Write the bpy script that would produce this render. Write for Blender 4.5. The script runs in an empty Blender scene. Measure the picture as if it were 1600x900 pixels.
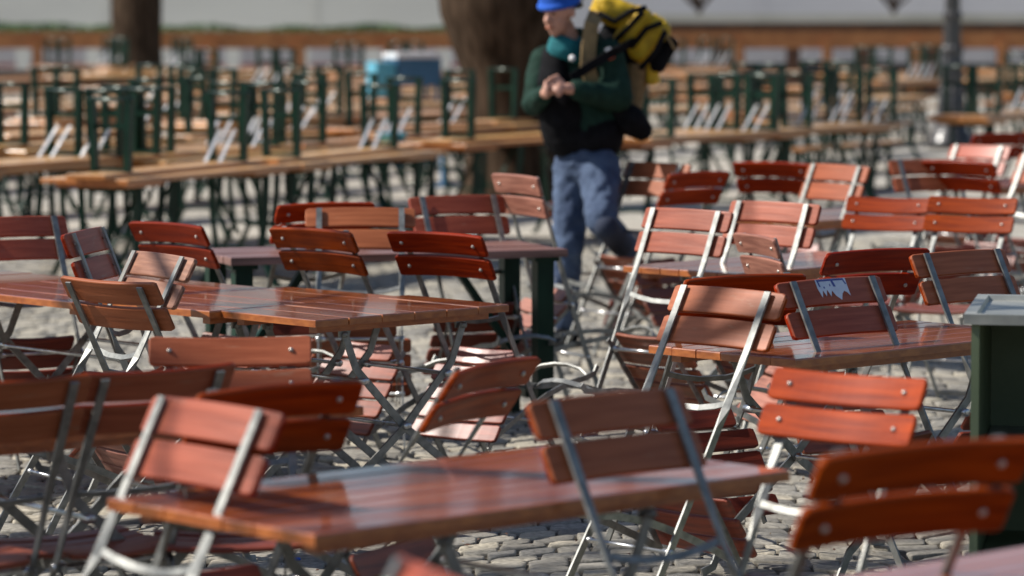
import bpy, bmesh, math, random
from mathutils import Vector, Matrix
random.seed(7)
PI = math.pi
R = math.radians
scene = bpy.context.scene
COL = scene.collection

# ------------------------------------------------------------------ camera
FPX, CH = 5400.0, 1.8
PITCH = math.atan(445 / FPX)
cam_d = bpy.data.cameras.new('camera')
cam = bpy.data.objects.new('camera', cam_d)
COL.objects.link(cam)
cam.location = (0, 0, CH)
cam.rotation_euler = (PI / 2 - PITCH, 0, 0)
cam_d.sensor_width = 36
cam_d.lens = FPX / 1600 * 36
cam_d.clip_end = 800
cam_d.dof.use_dof = True
cam_d.dof.focus_distance = 11.2
cam_d.dof.aperture_fstop = 2.8
scene.camera = cam


def at(px, py, z=0.0):
    """point of the place at height z seen at photograph pixel (px, py)"""
    u, v = (px - 800) / FPX, (450 - py) / FPX
    cp, sp = math.cos(PITCH), math.sin(PITCH)
    d = Vector((u, cp + v * sp, -sp + v * cp))
    t = (z - CH) / d.z
    return Vector((0, 0, CH)) + d * t


# ------------------------------------------------------------------ materials
def new_mat(name):
    m = bpy.data.materials.new(name)
    m.use_nodes = True
    return m, m.node_tree.nodes, m.node_tree.links, m.node_tree.nodes['Principled BSDF']


def noise_mat(name, c1, c2, scale=(10, 10, 10), rough=(.4, .6), metal=0, coat=0, bump=0, coords='Object',
              detail=4, rnd=0.0, spec=.5, ramp=(.35, .65), coat_rough=.15, wear=None):
    m, N, L, P = new_mat(name)
    tc = N.new('ShaderNodeTexCoord')
    mp = N.new('ShaderNodeMapping')
    mp.inputs['Scale'].default_value = scale
    L.new(tc.outputs[coords], mp.inputs['Vector'])
    vec = mp.outputs['Vector']
    info = N.new('ShaderNodeObjectInfo')
    ad = N.new('ShaderNodeVectorMath'); ad.operation = 'ADD'
    sc = N.new('ShaderNodeMath'); sc.operation = 'MULTIPLY'; sc.inputs[1].default_value = 37.0
    L.new(info.outputs['Random'], sc.inputs[0])
    L.new(vec, ad.inputs[0]); L.new(sc.outputs[0], ad.inputs[1])
    nz = N.new('ShaderNodeTexNoise'); nz.inputs['Scale'].default_value = 1
    nz.inputs['Detail'].default_value = detail
    L.new(ad.outputs[0], nz.inputs['Vector'])
    cr = N.new('ShaderNodeValToRGB')
    cr.color_ramp.elements[0].position = ramp[0]; cr.color_ramp.elements[1].position = ramp[1]
    cr.color_ramp.elements[0].color = (*c1, 1); cr.color_ramp.elements[1].color = (*c2, 1)
    L.new(nz.outputs['Fac'], cr.inputs['Fac'])
    out = cr.outputs['Color']
    if wear:
        nw = N.new('ShaderNodeTexNoise'); nw.inputs['Scale'].default_value = 1; nw.inputs['Detail'].default_value = 7; nw.inputs['Roughness'].default_value = .7
        mw = N.new('ShaderNodeMapping'); mw.inputs['Scale'].default_value = wear[1]
        L.new(tc.outputs[coords], mw.inputs['Vector'])
        aw = N.new('ShaderNodeVectorMath'); aw.operation = 'ADD'
        L.new(mw.outputs[0], aw.inputs[0]); L.new(sc.outputs[0], aw.inputs[1]); L.new(aw.outputs[0], nw.inputs['Vector'])
        rw = N.new('ShaderNodeMapRange'); rw.inputs['From Min'].default_value = wear[2]; rw.inputs['From Max'].default_value = wear[2] + .10; rw.inputs['To Max'].default_value = wear[3]
        L.new(nw.outputs['Fac'], rw.inputs['Value'])
        mxw = N.new('ShaderNodeMix'); mxw.data_type = 'RGBA'; mxw.inputs[7].default_value = (*wear[0], 1)
        L.new(rw.outputs[0], mxw.inputs[0]); L.new(out, mxw.inputs[6]); out = mxw.outputs[2]
    if rnd:
        hs = N.new('ShaderNodeHueSaturation')
        mr = N.new('ShaderNodeMapRange'); mr.inputs['To Min'].default_value = 1 - rnd; mr.inputs['To Max'].default_value = 1 + rnd
        L.new(info.outputs['Random'], mr.inputs['Value']); L.new(mr.outputs[0], hs.inputs['Value'])
        mr2 = N.new('ShaderNodeMapRange'); mr2.inputs['To Min'].default_value = .495; mr2.inputs['To Max'].default_value = .512
        m3 = N.new('ShaderNodeMath'); m3.operation = 'FRACT'
        L.new(sc.outputs[0], m3.inputs[0]); L.new(m3.outputs[0], mr2.inputs['Value']); L.new(mr2.outputs[0], hs.inputs['Hue'])
        L.new(out, hs.inputs['Color']); out = hs.outputs['Color']
    L.new(out, P.inputs['Base Color'])
    rr = N.new('ShaderNodeMapRange'); rr.inputs['To Min'].default_value = rough[0]; rr.inputs['To Max'].default_value = rough[1]
    n2 = N.new('ShaderNodeTexNoise'); n2.inputs['Scale'].default_value = .35; n2.inputs['Detail'].default_value = 3
    L.new(ad.outputs[0], n2.inputs['Vector']); L.new(n2.outputs['Fac'], rr.inputs['Value'])
    L.new(rr.outputs[0], P.inputs['Roughness'])
    P.inputs['Metallic'].default_value = metal
    P.inputs['Coat Weight'].default_value = coat
    P.inputs['Coat Roughness'].default_value = coat_rough
    P.inputs['Specular IOR Level'].default_value = spec
    if bump:
        b = N.new('ShaderNodeBump'); b.inputs['Strength'].default_value = bump; b.inputs['Distance'].default_value = .004
        L.new(nz.outputs['Fac'], b.inputs['Height']); L.new(b.outputs['Normal'], P.inputs['Normal'])
    return m


M = {}
M['slat'] = noise_mat('red_varnished_wood', (.16, .009, .001), (.33, .029, .002), (3.5, 60, 60), (.42, .60), coat=.22, spec=.06, bump=.3, rnd=.30, wear=((.30, .13, .07), (9, 45, 45), .64, .5), ramp=(.3, .7), coat_rough=.12)
M['slat_back'] = noise_mat('sky_sheen_red_brown_wood', (.26, .056, .026), (.40, .100, .050), (3.5, 60, 60), (.40, .58), coat=.14, spec=.22, bump=.3, rnd=.13, ramp=(.3, .7), coat_rough=.26, wear=((.34, .17, .11), (7, 40, 40), .60, .55))  # slat rears: paler and duller, the sky sheen put into the colour
M['slat_old'] = noise_mat('weathered_brown_wood', (.20, .07, .045), (.36, .15, .10), (4, 55, 55), (.5, .7), coat=.12, bump=.5, rnd=.15, coat_rough=.35)
M['seat'] = noise_mat('seat_wood', (.13, .022, .010), (.25, .042, .016), (3.5, 60, 60), (.42, .6), coat=.12, bump=.25, rnd=.2, coat_rough=.25)
M['top_x'] = noise_mat('table_varnish_long', (.25, .052, .013), (.41, .105, .026), (3, 45, 45), (.22, .40), coat=1, bump=.10, rnd=.12, coat_rough=.09, wear=((.36, .20, .14), (5, 5, 5), .55, .45))
M['top_y'] = noise_mat('table_varnish_cross', (.25, .052, .013), (.41, .105, .026), (45, 3, 45), (.22, .40), coat=1, bump=.10, rnd=.12, coat_rough=.09, wear=((.36, .20, .14), (5, 5, 5), .55, .45))
M['edge'] = noise_mat('table_edge_wood', (.30, .075, .015), (.46, .14, .03), (20, 20, 50), (.35, .5), coat=.9, bump=.2)
M['old_top'] = noise_mat('weathered_table_wood', (.12, .055, .045), (.26, .13, .11), (3, 45, 45), (.4, .6), coat=.3, bump=.4, coat_rough=.3)
M['beer_top'] = noise_mat('golden_beer_table_wood', (.50, .25, .09), (.70, .39, .16), (3, 30, 30), (.32, .5), coat=.45, bump=.05, rnd=.15, coat_rough=.2)
M['beer_edge'] = noise_mat('beer_table_edge_wood', (.34, .11, .024), (.46, .17, .04), (3, 30, 30), (.35, .5), coat=.3, rnd=.15)
M['steel'] = noise_mat('galvanised_steel', (.19, .193, .185), (.31, .312, .295), (30, 30, 30), (.42, .6), metal=.7, bump=.15)
M['rod'] = noise_mat('bright_steel_rod', (.5, .5, .5), (.7, .7, .7), (40, 40, 40), (.22, .38), metal=.9)
M['bolt'] = noise_mat('bolt_metal', (.45, .42, .38), (.6, .56, .5), (60, 60, 60), (.3, .45), metal=.85)
M['green'] = noise_mat('dark_green_enamel', (.002, .018, .011), (.004, .030, .018), (8, 8, 8), (.35, .5), spec=.22)
M['green_gloss'] = noise_mat('glint_green_cross_bar', (.02, .035, .026), (.05, .07, .055), (8, 8, 8), (.2, .3), spec=.6, metal=.3)  # lighter than the leg frames, so the sun glint is partly in the colour
M['bin'] = noise_mat('olive_green_paint', (.11, .145, .075), (.15, .19, .11), (6, 6, 6), (.45, .6), bump=.1)
M['lid'] = noise_mat('brushed_sheet_metal', (.28, .285, .265), (.42, .42, .38), (12, 50, 12), (.38, .55), metal=.5)
M['iron'] = noise_mat('dark_cast_iron', (.025, .025, .028), (.05, .05, .052), (15, 15, 15), (.35, .5), metal=.2, coat=.2)
M['bark'] = noise_mat('bark', (.026, .017, .011), (.070, .047, .032), (14, 14, 3), (.9, 1), spec=.05, bump=1.0, detail=8)
M['leaf'] = noise_mat('hedge_leaf', (.04, .10, .02), (.09, .18, .05), (3, 3, 3), (.5, .7))
M['fence'] = noise_mat('orange_brown_timber', (.30, .11, .032), (.42, .17, .055), (3, 3, 3), (.5, .7), bump=.2)
M['fence_dark'] = noise_mat('dark_brown_timber', (.07, .03, .018), (.12, .055, .03), (3, 3, 3), (.6, .8))
M['white'] = noise_mat('white_paint', (.60, .60, .62), (.74, .74, .75), (2, 2, 2), (.5, .7))
M['red'] = noise_mat('red_paint', (.40, .14, .14), (.50, .2, .2), (2, 2, 2), (.5, .7))
M['plaster_l'] = noise_mat('warm_grey_plaster', (.72, .70, .64), (.80, .78, .71), (.25, .25, .6), (.8, .95))
M['plaster_r'] = noise_mat('cool_grey_plaster', (.66, .64, .65), (.74, .72, .73), (.25, .25, .6), (.8, .95))
M['stone'] = noise_mat('pale_stone', (.55, .52, .42), (.68, .64, .54), (1, 1, 1), (.8, .95))
M['skin'] = noise_mat('skin', (.48, .24, .17), (.58, .31, .23), (25, 25, 25), (.45, .6))
M['jacket'] = noise_mat('green_jacket_cloth', (.005, .022, .015), (.010, .036, .025), (18, 18, 18), (.7, .9), bump=.3, spec=.2)
M['black'] = noise_mat('black_cloth', (.003, .003, .004), (.007, .007, .009), (20, 20, 20), (.8, .95), bump=.2, spec=.15)
M['jeans'] = noise_mat('blue_denim', (.028, .048, .10), (.07, .105, .18), (9, 9, 5), (.8, .95), bump=.4)
M['patch'] = noise_mat('navy_cloth', (.012, .018, .04), (.02, .03, .06), (9, 9, 5), (.8, .95))
M['hat'] = noise_mat('blue_knit', (.005, .07, .42), (.01, .11, .55), (60, 60, 60), (.8, .95), bump=.5)
M['teal'] = noise_mat('teal_fleece', (.0, .10, .12), (.01, .16, .18), (20, 20, 20), (.8, .95))
M['yellow'] = noise_mat('yellow_pack_cloth', (.46, .28, .006), (.64, .41, .012), (14, 14, 14), (.55, .75), bump=.5)
M['tan'] = noise_mat('tan_webbing', (.18, .12, .05), (.27, .18, .08), (20, 20, 20), (.7, .9))
M['orange'] = noise_mat('orange_red_badge', (.75, .10, .04), (.8, .14, .05), (5, 5, 5), (.5, .6))
M['blue'] = noise_mat('blue_plastic', (.02, .09, .18), (.035, .13, .25), (3, 3, 3), (.35, .5))
M['cyan'] = noise_mat('light_blue_plastic', (.05, .28, .42), (.10, .40, .55), (3, 3, 3), (.3, .45))
M['sticker'] = noise_mat('sticker_paper', (.60, .63, .74), (.72, .74, .82), (30, 30, 30), (.5, .6))
M['ink'] = noise_mat('blue_ink', (.06, .08, .30), (.09, .11, .36), (30, 30, 30), (.5, .6))
M['paper'] = noise_mat('white_paper', (.7, .7, .68), (.8, .8, .78), (30, 30, 30), (.6, .7))
M['sand'] = noise_mat('sandy_joints', (.055, .047, .036), (.14, .12, .09), (9, 9, 9), (.9, 1), bump=.6, coords='Object', detail=8)


# stones: colour differs from one stone to the next (stored per stone), fine grain on top
def stone_mat():
    m, N, L, P = new_mat('granite_setts')
    at_ = N.new('ShaderNodeAttribute'); at_.attribute_name = 'stone'
    cr = N.new('ShaderNodeValToRGB')
    e = cr.color_ramp.elements
    e[0].color = (.16, .152, .138, 1); e[1].color = (.43, .395, .325, 1)
    x = e.new(.5); x.color = (.28, .27, .25, 1)
    L.new(at_.outputs['Fac'], cr.inputs['Fac'])
    tc = N.new('ShaderNodeTexCoord')
    nz = N.new('ShaderNodeTexNoise'); nz.inputs['Scale'].default_value = 45; nz.inputs['Detail'].default_value = 8
    L.new(tc.outputs['Object'], nz.inputs['Vector'])
    n3 = N.new('ShaderNodeTexNoise'); n3.inputs['Scale'].default_value = 1.6; n3.inputs['Detail'].default_value = 4
    L.new(tc.outputs['Object'], n3.inputs['Vector'])
    mx = N.new('ShaderNodeMix'); mx.data_type = 'RGBA'; mx.blend_type = 'MULTIPLY'; mx.inputs[0].default_value = 1
    c2 = N.new('ShaderNodeValToRGB'); c2.color_ramp.elements[0].color = (.55, .53, .5, 1); c2.color_ramp.elements[1].color = (1.25, 1.22, 1.15, 1)
    c2.color_ramp.elements[0].position = .3; c2.color_ramp.elements[1].position = .7
    L.new(nz.outputs['Fac'], c2.inputs['Fac'])
    L.new(cr.outputs['Color'], mx.inputs[6]); L.new(c2.outputs['Color'], mx.inputs[7])
    m2 = N.new('ShaderNodeMix'); m2.data_type = 'RGBA'; m2.inputs[7].default_value = (.33, .30, .24, 1)
    c3 = N.new('ShaderNodeMapRange'); c3.inputs['From Min'].default_value = .5; c3.inputs['From Max'].default_value = .72; c3.inputs['To Max'].default_value = .7
    L.new(n3.outputs['Fac'], c3.inputs['Value']); L.new(c3.outputs[0], m2.inputs[0])
    L.new(mx.outputs[2], m2.inputs[6]); L.new(m2.outputs[2], P.inputs['Base Color'])
    P.inputs['Roughness'].default_value = .75
    b = N.new('ShaderNodeBump'); b.inputs['Strength'].default_value = .7; b.inputs['Distance'].default_value = .006
    L.new(nz.outputs['Fac'], b.inputs['Height']); L.new(b.outputs['Normal'], P.inputs['Normal'])
    return m


def far_ground_mat():
    m, N, L, P = new_mat('far_cobble_ground')
    tc = N.new('ShaderNodeTexCoord')
    vo = N.new('ShaderNodeTexVoronoi'); vo.inputs['Scale'].default_value = 7
    L.new(tc.outputs['Object'], vo.inputs['Vector'])
    cr = N.new('ShaderNodeValToRGB')
    cr.color_ramp.elements[0].color = (.24, .225, .195, 1); cr.color_ramp.elements[1].color = (.46, .43, .37, 1)
    sp = N.new('ShaderNodeSeparateColor'); L.new(vo.outputs['Color'], sp.inputs['Color'])
    L.new(sp.outputs[0], cr.inputs['Fac'])
    n = N.new('ShaderNodeTexNoise'); n.inputs['Scale'].default_value = .35; n.inputs['Detail'].default_value = 5
    L.new(tc.outputs['Object'], n.inputs['Vector'])
    mx = N.new('ShaderNodeMix'); mx.data_type = 'RGBA'; mx.inputs[7].default_value = (.43, .40, .345, 1)
    mr = N.new('ShaderNodeMapRange'); mr.inputs['From Min'].default_value = .4; mr.inputs['From Max'].default_value = .65
    L.new(n.outputs['Fac'], mr.inputs['Value']); L.new(mr.outputs[0], mx.inputs[0])
    L.new(cr.outputs['Color'], mx.inputs[6]); L.new(mx.outputs[2], P.inputs['Base Color'])
    ve = N.new('ShaderNodeTexVoronoi'); ve.feature = 'DISTANCE_TO_EDGE'; ve.inputs['Scale'].default_value = 7
    L.new(tc.outputs['Object'], ve.inputs['Vector'])
    b = N.new('ShaderNodeBump'); b.inputs['Strength'].default_value = .5; b.inputs['Distance'].default_value = .02
    L.new(ve.outputs['Distance'], b.inputs['Height']); L.new(b.outputs['Normal'], P.inputs['Normal'])
    P.inputs['Roughness'].default_value = .85
    return m


M['setts'] = stone_mat()
M['far_ground'] = far_ground_mat()


# ------------------------------------------------------------------ mesh helpers
class MB:
    def __init__(s):
        s.v = []; s.f = []; s.mi = []; s.sm = []

    def add(s, verts, faces, mi=0, smooth=False):
        o = len(s.v)
        s.v += [tuple(v) for v in verts]
        for i, f in enumerate(faces):
            s.f.append(tuple(o + k for k in f))
            s.mi.append(mi[i] if isinstance(mi, (list, tuple)) else mi)
            s.sm.append(smooth)

    def box(s, c, d, rot=None, mi=0):
        hx, hy, hz = d[0] / 2, d[1] / 2, d[2] / 2
        pts = [Vector((sx * hx, sy * hy, sz * hz)) for sz in (-1, 1) for sx, sy in ((-1, -1), (1, -1), (1, 1), (-1, 1))]
        if rot is not None: pts = [rot @ p for p in pts]
        c = Vector(c)
        s.add([p + c for p in pts], [(3, 2, 1, 0), (4, 5, 6, 7), (0, 1, 5, 4), (1, 2, 6, 5), (2, 3, 7, 6), (3, 0, 4, 7)], mi)

    def plank(s, x0, x1, y0, y1, z0, z1, c=.004, mt=0, me=0):
        """board with rounded upper edges"""
        v = []; f = []; mi = []
        lv = [(0, z0)] + [(c * (1 - math.cos(a)), z1 - c + c * math.sin(a)) for a in (0, PI / 8, PI / 4, PI * 3 / 8, PI / 2)]
        for k, (d, z) in enumerate(lv):
            v += [(x0 + d, y0 + d, z), (x1 - d, y0 + d, z), (x1 - d, y1 - d, z), (x0 + d, y1 - d, z)]
            if k:
                for q in range(4):
                    a, b = (k - 1) * 4 + q, (k - 1) * 4 + (q + 1) % 4
                    f.append((a, b, b + 4, a + 4)); mi.append(me if k < 3 else mt)
        n = len(lv) - 1
        f.append((3, 2, 1, 0)); mi.append(me)
        f.append((n * 4, n * 4 + 1, n * 4 + 2, n * 4 + 3)); mi.append(mt)
        s.add(v, f, mi)

    def sweep(s, rings, close=True, caps=True, mi=0, smooth=False):
        n = len(rings[0]); v = [p for r in rings for p in r]; f = []
        for i in range(len(rings) - 1):
            for k in range(n):
                a, b = i * n + k, i * n + (k + 1) % n
                f.append((a, b, b + n, a + n))
        if caps:
            f.append(tuple(range(n - 1, -1, -1))); f.append(tuple((len(rings) - 1) * n + k for k in range(n)))
        s.add(v, f, mi, smooth)

    def tube(s, pts, r, n=8, mi=0, smooth=True):
        pts = [Vector(p) for p in pts]; rings = []
        rr = r if isinstance(r, (list, tuple)) else [r] * len(pts)
        up = None
        for i, p in enumerate(pts):
            t = (pts[min(i + 1, len(pts) - 1)] - pts[max(i - 1, 0)]).normalized()
            if up is None:
                up = Vector((0, 0, 1)) if abs(t.z) < .9 else Vector((1, 0, 0))
            a = t.cross(up).normalized(); b = a.cross(t).normalized(); up = b
            rings.append([p + (a * math.cos(2 * PI * k / n) + b * math.sin(2 * PI * k / n)) * rr[i] for k in range(n)])
        s.sweep(rings, mi=mi, smooth=smooth)

    def bar(s, pts, wd, w, t, mi=0):
        """flat bar along pts; wd = width direction per point (or one), w width, t thickness"""
        pts = [Vector(p) for p in pts]
        if not isinstance(wd, list): wd = [wd] * len(pts)
        rings = []
        for i, p in enumerate(pts):
            tg = (pts[min(i + 1, len(pts) - 1)] - pts[max(i - 1, 0)]).normalized()
            a = Vector(wd[i]); a = (a - tg * a.dot(tg)).normalized(); b = tg.cross(a).normalized()
            rings.append([p + a * w / 2 + b * t / 2, p - a * w / 2 + b * t / 2, p - a * w / 2 - b * t / 2, p + a * w / 2 - b * t / 2])
        s.sweep(rings, mi=mi)

    def lathe(s, prof, n=16, c=(0, 0, 0), mi=0, flute=0.0):
        rings = []
        for r, z in prof:
            rings.append([(c[0] + math.cos(2 * PI * k / n) * (r * (1 - (flute if k % 2 else 0))), c[1] + math.sin(2 * PI * k / n) * (r * (1 - (flute if k % 2 else 0))), c[2] + z) for k in range(n)])
        s.sweep(rings, mi=mi, smooth=(flute == 0))

    def ball(s, c, r, n=12, m=8, scale=(1, 1, 1), mi=0):
        c = Vector(c); v = []; f = []
        for i in range(m + 1):
            th = PI * i / m
            for k in range(n):
                ph = 2 * PI * k / n
                v.append(c + Vector((math.sin(th) * math.cos(ph) * r * scale[0], math.sin(th) * math.sin(ph) * r * scale[1], math.cos(th) * r * scale[2])))
        for i in range(m):
            for k in range(n):
                f.append((i * n + k, (i + 1) * n + k, (i + 1) * n + (k + 1) % n, i * n + (k + 1) % n))
        s.add(v, f, mi, True)

    def build(s, name, mats, parent=None):
        me = bpy.data.meshes.new(name)
        me.from_pydata(s.v, [], s.f)
        for m in (mats if isinstance(mats, (list, tuple)) else [mats]): me.materials.append(m)
        me.polygons.foreach_set('material_index', s.mi)
        me.polygons.foreach_set('use_smooth', s.sm)
        me.update()
        bm = bmesh.new(); bm.from_mesh(me); bmesh.ops.recalc_face_normals(bm, faces=bm.faces); bm.to_mesh(me); bm.free()
        o = bpy.data.objects.new(name, me); COL.objects.link(o)
        if parent is not None: o.parent = parent
        return o


def tag(o, label=None, cat=None, group=None, kind=None):
    if label: o['label'] = label
    if cat: o['category'] = cat
    if group: o['group'] = group
    if kind: o['kind'] = kind
    return o


def empty(name, loc=(0, 0, 0), rz=0.0):
    o = bpy.data.objects.new(name, None); COL.objects.link(o)
    o.empty_display_size = .1
    o.location = loc; o.rotation_euler = (0, 0, rz)
    return o


def kids(o): return [c for c in bpy.data.objects if c.parent == o]


KIDS = {}


def remember(o):
    KIDS[o.name] = [(c, remember(c)) for c in kids(o)]
    return KIDS[o.name]


def copy_tree(o, tree, parent=None):
    c = o.copy(); COL.objects.link(c); c.parent = parent
    for ch, sub in tree: copy_tree(ch, sub, c)
    return c


# ------------------------------------------------------------------ folding chair
def slat(mb, w, h, t, curve, origin, up, nrm, n=14, rc=.014, mi=0):
    """curved board: width along x, height along up, thickness along nrm; ends bow towards nrm"""
    o, up, nrm = Vector(origin), Vector(up).normalized(), Vector(nrm).normalized()
    xs = [-w / 2, -w / 2 + rc * .3, -w / 2 + rc] + [(-.5 + (i + .5) / n) * w * .93 for i in range(n)] + [w / 2 - rc, w / 2 - rc * .3, w / 2]
    rings = []
    for i, x in enumerate(xs):
        e = w / 2 - abs(x)
        hh = h / 2 - (rc - math.sqrt(max(0, rc * rc - (rc - min(e, rc)) ** 2)))
        tt = t / 2 * (.55 if e < .001 else 1)
        off = curve * (2 * x / w) ** 2
        c = o + Vector((x, 0, 0)) + nrm * off
        ch = .0055
        cs = [(1 - math.cos(a), 1 - math.sin(a)) for a in (PI / 2, PI * 3 / 8, PI / 4, PI / 8, 0)]
        top = [(hh - ch * p_, -tt + ch * q_) for p_, q_ in cs]                    # rear face round to the upper edge
        prof = top + [(a_, -b_) for a_, b_ in reversed(top)]
        prof = prof + [(-a_, -b_) for a_, b_ in prof]
        rings.append([c + up * a + nrm * b for a, b in prof])
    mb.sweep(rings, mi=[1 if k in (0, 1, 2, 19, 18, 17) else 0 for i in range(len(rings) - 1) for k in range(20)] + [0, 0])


TOP_Y, TOP_Z = -.50, .98
BX = .172


def make_chair(wood, seatwood, mesh_cache={}):
    root = empty('folding_chair')
    key = wood.name
    first = key not in mesh_cache
    # back bars / front legs: flat bar, face-on at the back rest, twisted edge-on below
    updir = Vector((0, -.20, .36)).normalized()
    nrm = Vector((0, updir.z, -updir.y))            # towards the sitter, forward-up
    for sx in (-1, 1):
        mb = MB()
        x = sx * BX
        pts = [(x + sx * .012, .035, .004), (x + sx * .008, .0, .012), (x + sx * .004, -.06, .13), (x, -.13, .28), (x, -.215, .45), (x, -.285, .585), (x, -.315, .645), (x, -.40, .80), (x, -.497, .975)]
        wd = [Vector((0, 1, 0))] * 6 + [Vector((.8, .4, 0))] + [Vector((1, 0, 0))] * 2
        mb.bar(pts, wd, .024, .007)
        mb.build('leg', M['steel'], root)
    # rear legs, bowed flat bars
    for sx in (-1, 1):
        mb = MB()
        x = sx * (BX - .022)
        pts = [(x, .10, .440), (x, .03, .400), (x, -.10, .315), (x, -.22, .225), (x, -.32, .13), (x, -.385, .05), (x, -.43, .006), (x, -.465, .004)]
        mb.bar(pts, Vector((0, .6, .8)), .022, .006)
        mb.build('leg', M['steel'], root)
    # back rest: two curved boards on the sitter's side of the bars
    mb = MB()
    c1 = Vector((0, TOP_Y, TOP_Z)) - updir * .043 + nrm * .016
    c2 = c1 - updir * .101
    slat(mb, .46, .088, .017, .014, c1 - nrm * .004, updir, nrm)
    slat(mb, .46, .088, .017, .014, c2 - nrm * .004, updir, nrm)
    back = mb.build('backrest', [wood, M['slat_back'] if wood is M['slat'] else wood], root)  # rear faces take the paler colour with the sky sheen in it
    for c in (c1, c2):
        for sx in (-1, 1):
            mb = MB()
            p = c + Vector((sx * BX, 0, 0)) + nrm * (.014 * .56 - .004 + .0085)
            mb.ball(p, .0078, 8, 6)
            mb.tube([p - nrm * .03, p - nrm * .01], .004, 6)
            mb.build('bolt', M['bolt'], back)
    # seat: five cross boards on a flat frame
    mb = MB()
    for i in range(5):
        y = -.235 + i * .079
        z = .462 + .004 * math.cos(i * 1.3)
        slat(mb, .42 if i else .30, .070, .016, .010, (0, y, z + .010), Vector((0, 1, .02)), Vector((0, 0, 1)), n=8)
    seat = mb.build('seat', [seatwood, seatwood], root)
    for sx in (-1, 1):
        mb = MB()
        x = sx * (BX - .010)
        mb.bar([(x, -.265, .45), (x, -.1, .452), (x, .05, .452), (x, .13, .448)], Vector((0, 0, 1)), .020, .005)
        mb.build('seat_rail', M['steel'], root)
    # curved tie behind the seat, rods at the pivots, curved foot tie
    mb = MB()
    zc, yc = .66, -.322
    mb.bar([(-BX, yc, zc), (-.12, yc + .012, zc - .006), (-.05, yc + .022, zc - .01), (.05, yc + .022, zc - .01), (.12, yc + .012, zc - .006), (BX, yc, zc)], updir, .018, .006)
    mb.build('tie_bar', M['steel'], root)
    mb = MB()
    X = BX + .01
    mb.tube([(-X, -.105, .23), (-X + .001, -.105, .23), (-X + .035, -.105, .23), (-X + .036, -.105, .23), (X - .036, -.105, .23), (X - .035, -.105, .23), (X - .001, -.105, .23), (X, -.105, .23)], [.004, .010, .010, .006, .006, .010, .010, .004])
    mb.build('rod', M['rod'], root)
    mb = MB()
    mb.tube([(-X, -.215, .452), (-X + .001, -.215, .452), (-X + .04, -.215, .452), (-X + .041, -.215, .452), (X - .041, -.215, .452), (X - .04, -.215, .452), (X - .001, -.215, .452), (X, -.215, .452)], [.004, .012, .012, .007, .007, .012, .012, .004])
    mb.build('rod', M['rod'], root)
    mb = MB()
    xs = BX - .022
    mb.bar([(-xs, -.40, .035), (-.1, -.43, .030), (-.03, -.445, .03), (.03, -.445, .03), (.1, -.43, .03), (xs, -.40, .035)], Vector((0, 0, 1)), .022, .006)
    mb.build('foot_tie', M['steel'], root)
    return root


def place_chair(o, px, py, phi, tau, scale=1.0, label='', lean_side=0):
    """px,py: where the middle of the back rest's top edge is seen; phi: heading of the sitter's front, degrees clockwise from straight away;
    tau: how far the chair is tipped forwards onto its front feet"""
    t = R(tau)
    y = (TOP_Y * math.cos(t) + TOP_Z * math.sin(t)) * scale
    z = (TOP_Z * math.cos(t) - TOP_Y * math.sin(t)) * scale
    p = at(px, py, z)
    f = Vector((math.sin(R(phi)), math.cos(R(phi)), 0))
    o.location = (p.x - f.x * y, p.y - f.y * y, 0.0)
    o.rotation_mode = 'XYZ'
    o.rotation_euler = (-t, R(lean_side), -R(phi))
    o.scale = (scale,) * 3
    tag(o, label, 'chair', 'red wooden folding chairs of the beer garden')


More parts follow.
